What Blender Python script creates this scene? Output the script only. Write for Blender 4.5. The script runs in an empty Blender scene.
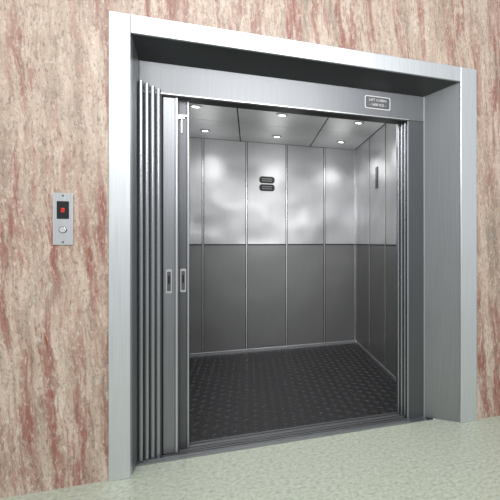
import bpy, math, random
from mathutils import Vector
random.seed(4)
S=bpy.context.scene
S.view_settings.view_transform='Standard'
S.view_settings.look='None'

# ------------------------------------------------------------ materials
def lin(c):
    return tuple(((v/255)/12.92 if v/255<=0.04045 else ((v/255+0.055)/1.055)**2.4) for v in c)+(1,)
def newmat(name):
    m=bpy.data.materials.new(name); m.use_nodes=True
    nt=m.node_tree; b=nt.nodes['Principled BSDF']
    return m,nt,b
def plain(name,c,rough=.5,metal=0,emit=None,es=0):
    m,nt,b=newmat(name)
    b.inputs['Base Color'].default_value=lin(c)
    b.inputs['Roughness'].default_value=rough
    b.inputs['Metallic'].default_value=metal
    if emit:
        b.inputs['Emission Color'].default_value=lin(emit); b.inputs['Emission Strength'].default_value=es
    return m
def steel(name,c,rough=.35,metal=.9,var=.10,stretch=(90,90,1.2),bump=.03):
    """brushed stainless steel: vertical grain + a faint large scale waviness"""
    m,nt,b=newmat(name); N=nt.nodes; L=nt.links
    tc=N.new('ShaderNodeTexCoord'); mp=N.new('ShaderNodeMapping')
    mp.inputs['Scale'].default_value=stretch
    L.new(tc.outputs['Object'],mp.inputs['Vector'])
    n=N.new('ShaderNodeTexNoise'); n.inputs['Scale'].default_value=3; n.inputs['Detail'].default_value=4
    L.new(mp.outputs[0],n.inputs['Vector'])
    r=N.new('ShaderNodeValToRGB')
    lo=tuple(max(0,v*(1-var)) for v in c); hi=tuple(min(255,v*(1+var)) for v in c)
    r.color_ramp.elements[0].position=.3; r.color_ramp.elements[0].color=lin(lo)
    r.color_ramp.elements[1].position=.7; r.color_ramp.elements[1].color=lin(hi)
    L.new(n.outputs['Fac'],r.inputs['Fac']); L.new(r.outputs['Color'],b.inputs['Base Color'])
    mr=N.new('ShaderNodeMapRange'); mr.inputs['To Min'].default_value=rough*.95; mr.inputs['To Max'].default_value=rough*1.05
    L.new(n.outputs['Fac'],mr.inputs['Value']); L.new(mr.outputs[0],b.inputs['Roughness'])
    n2=N.new('ShaderNodeTexNoise'); n2.inputs['Scale'].default_value=2.2; n2.inputs['Detail'].default_value=1
    L.new(tc.outputs['Object'],n2.inputs['Vector'])
    bp=N.new('ShaderNodeBump'); bp.inputs['Strength'].default_value=min(1,bump*4); bp.inputs['Distance'].default_value=.05
    L.new(n2.outputs['Fac'],bp.inputs['Height']); L.new(bp.outputs[0],b.inputs['Normal'])
    b.inputs['Metallic'].default_value=metal
    return m

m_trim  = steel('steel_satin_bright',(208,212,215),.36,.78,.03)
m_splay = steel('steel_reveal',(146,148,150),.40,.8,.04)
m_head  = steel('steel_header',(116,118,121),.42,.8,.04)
m_soff  = steel('steel_soffit',(92,94,97),.42,.8,.04)  # darker copy of the reveal steel; the soffit's shade is in the colour
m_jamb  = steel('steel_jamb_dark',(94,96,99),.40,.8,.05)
m_leaf  = steel('steel_door_leaf',(134,137,141),.34,.85,.05)
m_ledge = steel('steel_leaf_edge',(188,190,192),.34,.85,.03)
m_rib   = steel('steel_fluted',(158,161,165),.26,.9,.04)
m_up    = steel('steel_cabin_upper',(202,203,205),.33,.72,.02,bump=.14)
m_low   = steel('steel_cabin_lower',(138,138,139),.38,.65,.03,bump=.05)
m_ceil  = steel('steel_cabin_ceiling',(208,208,209),.42,.4,.01,(3,3,3))
m_strip = steel('steel_cover_strip',(225,225,225),.25,.9,.02)
m_sill  = steel('aluminium_sill',(150,152,154),.35,.85,.04,(1.2,90,90))
m_plate = steel('steel_call_plate',(200,202,204),.3,.8,.04)
m_seam  = plain('seam_dark',(40,40,42),.6)
m_black = plain('black_plastic',(16,16,18),.3)
m_label = plain('label_dark',(28,28,30),.4)
m_white = plain('print_white',(225,225,225),.5)
m_red   = plain('display_red',(200,40,25),.5,0,(255,40,20),.7)
m_lamp  = plain('lamp_lens',(255,255,250),.4,0,(255,250,240),8)
m_rubber= plain('rubber_black',(16,16,18),.5)
m_stud  = plain('rubber_stud',(52,52,56),.34)
m_shaft = plain('shaft_grey',(70,70,70),.8)

def marble():
    m,nt,b=newmat('pink_granite_cladding'); N=nt.nodes; L=nt.links
    tc=N.new('ShaderNodeTexCoord')
    rot=N.new('ShaderNodeMapping'); rot.inputs['Rotation'].default_value=(0,math.radians(4),0)
    L.new(tc.outputs['Object'],rot.inputs['Vector'])
    w=N.new('ShaderNodeTexNoise'); w.inputs['Scale'].default_value=3.5; w.inputs['Detail'].default_value=5
    L.new(rot.outputs[0],w.inputs['Vector'])
    sub=N.new('ShaderNodeVectorMath'); sub.operation='MULTIPLY_ADD'
    sub.inputs[1].default_value=(.07,.07,.07)
    L.new(w.outputs['Color'],sub.inputs[0]); L.new(rot.outputs[0],sub.inputs[2])
    def sn(scale,detail,rough,off=0):
        mp=N.new('ShaderNodeMapping'); mp.inputs['Scale'].default_value=scale; mp.inputs['Location'].default_value=(off,off,off)
        L.new(sub.outputs[0],mp.inputs['Vector'])
        n=N.new('ShaderNodeTexNoise'); n.inputs['Scale'].default_value=1; n.inputs['Detail'].default_value=detail; n.inputs['Roughness'].default_value=rough
        L.new(mp.outputs[0],n.inputs['Vector']); return n
    def ramp(src,stops):
        r=N.new('ShaderNodeValToRGB'); e=r.color_ramp.elements
        e[0].position,e[0].color=stops[0]; e[1].position,e[1].color=stops[-1]
        for p,c in stops[1:-1]:
            x=e.new(p); x.color=c
        L.new(src.outputs['Fac'],r.inputs['Fac']); return r
    def mix(f,a,bcol):
        mx=N.new('ShaderNodeMix'); mx.data_type='RGBA'
        L.new(f.outputs['Color'],mx.inputs['Factor']); L.new(a,mx.inputs['A']); mx.inputs['B'].default_value=lin(bcol); return mx.outputs['Result']
    k=lambda v:(v,v,v,1)
    r=ramp(sn((9,9,1.2),9,.75),[(.34,lin((142,128,116))),(.44,lin((178,158,142))),(.54,lin((196,178,162))),(.68,lin((212,199,184)))])
    zone=ramp(sn((4.5,4.5,.75),4,.6,9.1),[(.42,k(.15)),(.56,k(1))])
    thin=ramp(sn((20,20,1.4),10,.76,7.3),[(.46,k(0)),(.53,k(.6)),(.63,k(.95))])
    mul=N.new('ShaderNodeMix'); mul.data_type='RGBA'; mul.blend_type='MULTIPLY'; mul.inputs['Factor'].default_value=1
    L.new(zone.outputs['Color'],mul.inputs['A']); L.new(thin.outputs['Color'],mul.inputs['B'])
    mx=N.new('ShaderNodeMix'); mx.data_type='RGBA'
    L.new(mul.outputs['Result'],mx.inputs['Factor']); L.new(r.outputs['Color'],mx.inputs['A']); mx.inputs['B'].default_value=lin((136,72,60))
    col=mx.outputs['Result']
    col=mix(ramp(sn((15,15,1.1),9,.76,21),[(.55,k(0)),(.65,k(.6))]),col,(150,94,80))
    col=mix(ramp(sn((30,30,4),7,.75,2.1),[(.53,k(0)),(.66,k(.6))]),col,(130,120,110))
    col=mix(ramp(sn((100,100,40),4,.75,3),[(.53,k(0)),(.65,k(.65))]),col,(100,84,78))
    col=mix(ramp(sn((80,80,26),4,.75,31),[(.55,k(0)),(.66,k(.55))]),col,(222,212,198))
    L.new(col,b.inputs['Base Color'])
    b.inputs['Roughness'].default_value=.4
    return m
m_marble=marble()
def terrazzo():
    m,nt,b=newmat('pale_green_terrazzo'); N=nt.nodes; L=nt.links
    tc=N.new('ShaderNodeTexCoord')
    n=N.new('ShaderNodeTexNoise'); n.inputs['Scale'].default_value=42; n.inputs['Detail'].default_value=6; n.inputs['Roughness'].default_value=.78
    L.new(tc.outputs['Object'],n.inputs['Vector'])
    r=N.new('ShaderNodeValToRGB'); e=r.color_ramp.elements
    e[0].position=.35; e[0].color=lin((140,152,137)); e[1].position=.62; e[1].color=lin((200,205,188))
    x=e.new(.46); x.color=lin((177,185,168))
    L.new(n.outputs['Fac'],r.inputs['Fac']); L.new(r.outputs['Color'],b.inputs['Base Color'])
    b.inputs['Roughness'].default_value=.35
    return m
m_floor=terrazzo()

# ------------------------------------------------------------ mesh helpers
def empty(name,loc=(0,0,0)):
    e=bpy.data.objects.new(name,None); e.location=loc; e.empty_display_size=.1
    S.collection.objects.link(e); return e
def mesh_obj(name,V,F,mat,parent=None,bevel=0,smooth=False):
    me=bpy.data.meshes.new(name); me.from_pydata(V,[],F); me.update()
    import bmesh
    bm=bmesh.new(); bm.from_mesh(me); bmesh.ops.recalc_face_normals(bm,faces=bm.faces); bm.to_mesh(me); bm.free()
    o=bpy.data.objects.new(name,me); S.collection.objects.link(o)
    me.materials.append(mat)
    if smooth:
        for p in me.polygons: p.use_smooth=True
    if parent: o.parent=parent
    if bevel:
        b=o.modifiers.new('b','BEVEL'); b.width=bevel; b.segments=2; b.limit_method='ANGLE'
    return o
def boxes(name,L,mat,parent=None,bevel=0):
    V=[];F=[]
    for (x0,x1,y0,y1,z0,z1) in L:
        i=len(V)
        V+=[(x0,y0,z0),(x1,y0,z0),(x1,y1,z0),(x0,y1,z0),(x0,y0,z1),(x1,y0,z1),(x1,y1,z1),(x0,y1,z1)]
        F+=[tuple(i+k for k in f) for f in ((0,3,2,1),(4,5,6,7),(0,1,5,4),(1,2,6,5),(2,3,7,6),(3,0,4,7))]
    return mesh_obj(name,V,F,mat,parent,bevel)
def prism(name,poly,axis,a,b,mat,parent=None,bevel=0,smooth=False):
    n=len(poly)
    def P(p,t):
        return {'z':(p[0],p[1],t),'x':(t,p[0],p[1]),'y':(p[0],t,p[1])}[axis]
    V=[P(p,a) for p in poly]+[P(p,b) for p in poly]
    F=[tuple(range(n)),tuple(range(2*n-1,n-1,-1))]+[(i,(i+1)%n,n+(i+1)%n,n+i) for i in range(n)]
    return mesh_obj(name,V,F,mat,parent,bevel,smooth)
def rrect(cx,cz,w,h,r,n=5):
    P=[]
    for (sx,sz,a0) in ((1,1,0),(-1,1,90),(-1,-1,180),(1,-1,270)):
        for k in range(n+1):
            a=math.radians(a0+90*k/n)
            P.append((cx+sx*(w/2-r)+r*math.cos(a),cz+sz*(h/2-r)+r*math.sin(a)))
    return P
def text(name,body,size,loc,rot,mat,parent):
    c=bpy.data.curves.new(name,'FONT'); c.body=body; c.size=size; c.extrude=.0006; c.align_x='CENTER'; c.align_y='CENTER'
    o=bpy.data.objects.new(name,c); S.collection.objects.link(o); o.location=loc; o.rotation_euler=rot
    c.materials.append(mat); o.parent=parent; return o

# ------------------------------------------------------------ lobby shell
XL,XR=-.679,1.460
WY=2.965
boxes('wall_front',[(-4,XL,WY,3.165,0,3.6),(XR,5,WY,3.165,0,3.6),(XL,XR,WY,3.165,2.458,3.6)],m_marble)
boxes('floor',[(-4,5,-4,WY,-.12,0),(-.582,1.336,WY,3.085,-.12,0)],m_floor)

# ------------------------------------------------------------ entrance surround
fr=empty('elevator_door_frame')
boxes('architrave',[(XL,-.582,2.945,2.99,0,2.458),(1.336,XR,2.945,2.99,0,2.458),(-.582,1.336,2.945,2.99,2.357,2.458)],m_trim,fr,.004)
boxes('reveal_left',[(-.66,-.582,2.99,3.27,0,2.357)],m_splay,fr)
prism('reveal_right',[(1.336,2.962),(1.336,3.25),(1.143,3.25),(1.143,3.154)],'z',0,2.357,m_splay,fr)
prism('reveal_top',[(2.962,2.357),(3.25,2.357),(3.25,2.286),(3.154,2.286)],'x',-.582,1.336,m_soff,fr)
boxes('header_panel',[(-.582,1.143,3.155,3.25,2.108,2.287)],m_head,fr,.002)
boxes('header_lip',[(-.582,1.03,3.150,3.27,2.100,2.108)],m_seam,fr)
boxes('header_edge',[(-.582,1.03,3.148,3.155,2.108,2.113)],m_ledge,fr)
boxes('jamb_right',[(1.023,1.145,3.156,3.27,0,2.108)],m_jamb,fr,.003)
boxes('jamb_edge_strip',[(1.019,1.025,3.150,3.17,0,2.10),(1.140,1.146,3.150,3.158,0,2.286)],m_ledge,fr)

# capacity plate on header
pl=empty('capacity_sign')
prism('plate',rrect(.805,2.203,.178,.088,.012),'y',3.150,3.1545,m_white,pl)
prism('plate_face',rrect(.805,2.203,.166,.076,.010),'y',3.1485,3.151,m_jamb,pl)
text('caption_top','LIFT CABIN',.024,(.805,3.148,2.219),(math.pi/2,0,0),m_white,pl)
text('caption_low','- 1600 KG -',.024,(.805,3.148,2.188),(math.pi/2,0,0),m_white,pl)

# ------------------------------------------------------------ sliding doors (stacked open)
dr=empty('telescopic_sliding_door')
def rib(x0,x1,y0,y1,n=8):
    P=[(x1,y1),(x0,y1)]
    r=(x1-x0)/2
    for k in range(n+1):
        a=math.pi-math.pi*k/n
        P.append(((x0+x1)/2+r*math.cos(a), y0+r*.7-r*.7*math.sin(a)))
    return P
xs=[-.580,-.553,-.526,-.499,-.472]
for i in range(4):
    prism('flute_%d'%(i+1),rib(xs[i]+.002,xs[i+1]-.002,3.110+.008*i,3.25),'z',.012,2.16-.01*i,m_rib,dr)
boxes('flute_back',[(-.580,-.468,3.14,3.255,.012,2.10)],m_seam,dr)
boxes('leaf_front',[(-.466,-.404,3.165,3.195,.014,2.095)],m_leaf,dr,.002)
boxes('leaf_front_edge',[(-.402,-.390,3.155,3.20,.014,2.095)],m_ledge,dr,.002)
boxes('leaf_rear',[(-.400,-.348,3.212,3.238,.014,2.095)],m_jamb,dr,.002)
boxes('leaf_rear_edge',[(-.346,-.338,3.206,3.244,.014,2.095)],m_ledge,dr,.002)
for nm,cx,y in (('pull_front',-.435,3.1645),('pull_rear',-.368,3.2115)):
    prism(nm+'_plate',rrect(cx,1.02,.030,.14,.006),'y',y-.004,y+.001,m_ledge,dr)
    prism(nm+'_recess',rrect(cx,1.02,.019,.115,.005),'y',y-.0055,y-.003,m_jamb,dr)
    prism(nm+'_latch',rrect(cx,1.03,.010,.05,.004),'y',y-.0075,y-.005,m_black,dr)
boxes('latch_top',[(-.395,-.36,3.200,3.213,1.985,2.0),(-.40,-.345,3.196,3.213,2.0,2.008),(-.378,-.372,3.2,3.213,1.90,1.985)],m_strip,dr,.001)
for i in range(3):
    x1=1.021-.015*i
    prism('post_flute_%d'%(i+1),rib(x1-.014,x1-.001,3.185+.03*i,3.285),'z',.012,2.098,m_rib,dr)
# sill with grooves
sl=empty('door_sill')
boxes('sill_plate',[(-.582,1.145,3.085,3.30,-.05,.004)],m_sill,sl)
boxes('sill_tracks',[(-.582,1.023,y,y+.010,.004,.011) for y in (3.087,3.125,3.155,3.20,3.25,3.288)],m_sill,sl)
boxes('sill_grooves',[(-.582,1.023,y,y+.024,.0035,.0055) for y in (3.130,3.170,3.215,3.262)],m_black,sl)

# ------------------------------------------------------------ cabin
cb=empty('elevator_cabin')
CX0,CX1,CY0,CY1,CZ=-.62,1.20,3.30,5.80,2.388
MID=1.22
boxes('cabin_shell',[(CX0-.05,CX1+.05,CY1+.02,CY1+.06,-.1,CZ+.08),(CX0-.06,CX0-.02,CY0-.03,CY1+.02,-.1,CZ+.08),
      (CX1+.02,CX1+.06,CY0-.03,CY1+.02,-.1,CZ+.08),(CX0-.05,CX1+.05,CY0-.03,CY1+.02,CZ+.03,CZ+.08),(CX0-.05,CX1+.05,CY0,CY1+.02,-.1,-.02)],m_shaft,cb)
boxes('front_returns',[(1.03,1.22,3.272,3.30,0,CZ),(-.64,-.585,3.272,3.30,0,CZ),(-.64,1.22,3.272,3.30,2.12,CZ)],m_up,cb)
bx=[CX0,-.475,-.035,.395,.825,CX1]
g=.004
boxes('back_panels_upper',[(bx[i]+g,bx[i+1]-g,CY1,CY1+.02,MID+g,CZ) for i in range(5)],m_up,cb,.003)
boxes('back_panels_lower',[(bx[i]+g,bx[i+1]-g,CY1,CY1+.02,.03,MID-g) for i in range(5)],m_low,cb,.003)
sy=[CY0,3.75,4.40,5.05,CY1]
boxes('right_panels_upper',[(CX1,CX1+.02,sy[i]+g,sy[i+1]-g,MID+g,CZ) for i in range(4)],m_up,cb,.003)
boxes('right_panels_lower',[(CX1,CX1+.02,sy[i]+g,sy[i+1]-g,.03,MID-g) for i in range(4)],m_low,cb,.003)
boxes('left_panels_upper',[(CX0-.02,CX0,sy[i]+g,sy[i+1]-g,MID+g,CZ) for i in range(4)],m_up,cb,.003)
boxes('left_panels_lower',[(CX0-.02,CX0,sy[i]+g,sy[i+1]-g,.03,MID-g) for i in range(4)],m_low,cb,.003)
boxes('panel_joints',[(x-.012,x+.012,CY1-.002,CY1+.012,.03,CZ) for x in bx[1:-1]]+
      [(CX1-.002,CX1+.012,y-.013,y+.013,.03,CZ) for y in sy[1:-1]],m_seam,cb)
boxes('cover_strips',[(x-.006,x+.006,CY1-.006,CY1+.015,.03,CZ) for x in bx[1:-1]]+
      [(CX1-.005,CX1+.015,y-.007,y+.007,.03,CZ) for y in sy[1:-1]]+[(CX0-.015,CX0+.004,y-.006,y+.006,.03,CZ) for y in sy[1:-1]]+
      [(CX1-.014,CX1,CY1-.014,CY1,.03,CZ)],m_strip,cb,.001)
boxes('belt_line',[(CX0,CX1,CY1-.003,CY1+.01,MID-.007,MID+.007),(CX1-.003,CX1+.01,CY0,CY1,MID-.007,MID+.007),(CX0-.01,CX0+.003,CY0,CY1,MID-.007,MID+.007)],m_seam,cb)
boxes('kickplate',[(CX0,CX1,CY1-.008,CY1+.01,.0,.035),(CX1-.008,CX1+.01,CY0,CY1,.0,.035),(CX0-.01,CX0+.008,CY0,CY1,.0,.035)],m_ledge,cb,.002)
tx=[CX0,-.10,.66,CX1]; ty=[CY0,4.00,4.92,CY1]
boxes('ceiling_panels',[(tx[i]+.006,tx[i+1]-.006,ty[j]+.006,ty[j+1]-.006,CZ,CZ+.02) for i in range(3) for j in range(3)],m_ceil,cb,.003)
boxes('ceiling_joints',[(CX0,CX1,CY0,CY1,CZ+.012,CZ+.03)],m_seam,cb)
V=[];F=[];V2=[];F2=[]
spots=[(x,y) for x in (-.42,.265,.95) for y in (3.62,4.45,5.38)]
def disc(V,F,cx,cy,z,r,n=24):
    i=len(V); V+= [(cx+r*math.cos(2*math.pi*k/n),cy+r*math.sin(2*math.pi*k/n),z) for k in range(n)]; F.append(tuple(range(i,i+n)))
def ring(V,F,cx,cy,z0,z1,r0,r1,n=24):
    i=len(V)
    for (r,z) in ((r0,z1),(r0,z0),(r1,z0),(r1,z1)):
        V+= [(cx+r*math.cos(2*math.pi*k/n),cy+r*math.sin(2*math.pi*k/n),z) for k in range(n)]
    for a in range(3):
        for k in range(n):
            F.append((i+a*n+k,i+a*n+(k+1)%n,i+(a+1)*n+(k+1)%n,i+(a+1)*n+k))
for (x,y) in spots:
    disc(V,F,x,y,CZ-.004,.028); ring(V2,F2,x,y,CZ-.008,CZ,.028,.050)
mesh_obj('downlight_lenses',V,F,m_lamp,cb)
mesh_obj('downlight_rims',V2,F2,m_ledge,cb)
for k,(x,y) in enumerate(spots):
    l=bpy.data.lights.new('downlight_%d'%k,'SPOT'); l.energy=10; l.spot_size=math.radians(128); l.spot_blend=1; l.shadow_soft_size=.06
    o=bpy.data.objects.new('downlight_%d'%k,l); o.location=(x,y,CZ-.02); S.collection.objects.link(o); o.parent=cb
    l=bpy.data.lights.new('downlight_spill_%d'%k,'POINT'); l.energy=1.1; l.shadow_soft_size=.12  # added bodiless point lamp hanging below each downlight, brightens the ceiling
    o=bpy.data.objects.new('downlight_spill_%d'%k,l); o.location=(x,y,CZ-.28); S.collection.objects.link(o); o.parent=cb
boxes('rubber_floor',[(CX0,CX1,CY0,CY1,-.02,.002)],m_rubber,cb)
V=[];F=[]
st=.062
ny=int((CY1-CY0)/st); nx=int((CX1-CX0)/st)
for a in range(nx):
    for b in range(ny):
        cx=CX0+st*(a+.6); cy=CY0+st*(b+.6); ang=math.radians(45 if (a+b)%2 else -45)
        L_,W_=.028,.010; i=len(V)
        for (u,v,z) in ((-L_,0,.002),(0,-W_,.002),(L_,0,.002),(0,W_,.002),(-L_*.6,0,.006),(0,-W_*.5,.006),(L_*.6,0,.006),(0,W_*.5,.006)):
            V.append((cx+u*math.cos(ang)-v*math.sin(ang),cy+u*math.sin(ang)+v*math.cos(ang),z))
        F+=[tuple(i+k for k in f) for f in ((4,5,6,7),(0,1,5,4),(1,2,6,5),(2,3,7,6),(3,0,4,7))]
mesh_obj('floor_tread_pattern',V,F,m_stud,cb)
for nm,z in (('notice_upper',1.965),('notice_lower',1.875)):
    prism(nm,rrect(.18,z,.165,.078,.03),'y',CY1-.004,CY1+.001,m_label,cb)
    boxes(nm+'_print',[(.18-.055,.18+.055,CY1-.005,CY1-.0035,z+d-.004,z+d+.004) for d in (-.012,.012)],m_low,cb)
P=[(4.73-.045,1.80),(4.73+.045,1.80),(4.73+.045,2.02),(4.73-.045,2.02)]
prism('car_position_display',P,'x',CX1-.006,CX1+.001,m_label,cb)
boxes('car_display_digits',[(CX1-.008,CX1-.005,4.73-.02,4.73+.02,z,z+.02) for z in (1.84,1.89,1.94)],m_jamb,cb)

# ------------------------------------------------------------ landing call panel
cp=empty('elevator_call_panel')
cx,cz=-.8725,1.367
prism('face_plate',rrect(cx,cz,.083,.264,.004),'y',WY-.008,WY,m_plate,cp,.0015)
prism('display_window',rrect(cx,cz+.045,.050,.090,.003),'y',WY-.0095,WY-.007,m_black,cp)
def seg(on):
    w,h,t=.007,.010,.003; zc=cz+.045; L=[]
    D={'a':(-w,w,h*2-t,h*2),'g':(-w,w,h-t/2,h+t/2),'d':(-w,w,0,t),'b':(w-t,w,h,h*2),'c':(w-t,w,0,h),'e':(-w,-w+t,0,h),'f':(-w,-w+t,h,h*2)}
    for s in on:
        x0,x1,z0,z1=D[s]; L.append((cx+x0,cx+x1,WY-.0105,WY-.009,zc-h+z0,zc-h+z1))
    return L
boxes('display_digit',seg('abged'),m_red,cp)
n=28
prism('button_ring',[(cx+.017*math.cos(2*math.pi*k/n),cz-.055+.017*math.sin(2*math.pi*k/n)) for k in range(n)],'y',WY-.011,WY-.007,m_jamb,cp)
prism('button_cap',[(cx+.014*math.cos(2*math.pi*k/n),cz-.055+.014*math.sin(2*math.pi*k/n)) for k in range(n)],'y',WY-.014,WY-.010,m_strip,cp,.001)
boxes('screws',[(cx-.004,cx+.004,WY-.0095,WY-.007,cz+s*.118-.004,cz+s*.118+.004) for s in (-1,1)],m_jamb,cp)

# ------------------------------------------------------------ lights / world
w=bpy.data.worlds.new('W'); S.world=w; w.use_nodes=True
w.node_tree.nodes['Background'].inputs[0].default_value=(.95,.97,1,1)
w.node_tree.nodes['Background'].inputs[1].default_value=.75
def area(name,loc,target,size,e,col=(1,1,1)):
    l=bpy.data.lights.new(name,'AREA'); l.energy=e; l.size=size; l.color=col
    o=bpy.data.objects.new(name,l); S.collection.objects.link(o); o.location=loc
    o.rotation_euler=(Vector(target)-Vector(loc)).to_track_quat('-Z','Y').to_euler(); return o
area('lobby_ceiling_light',(-1.0,-.5,3.4),(0,3,1.2),1.6,45,(1,.98,.95))
o=area('lobby_door_light',(.2,.3,2.75),(.3,5.8,1.5),1.3,56,(1,1,1))

# ------------------------------------------------------------ camera
c=bpy.data.cameras.new('camera'); co=bpy.data.objects.new('camera',c); S.collection.objects.link(co)
co.location=(0,0,1.25); co.rotation_euler=(math.pi/2,0,-math.radians(23.095))
c.sensor_width=36; c.lens=469/500*36; c.shift_x=-.4; c.shift_y=-.016
c.clip_start=.02
S.camera=co
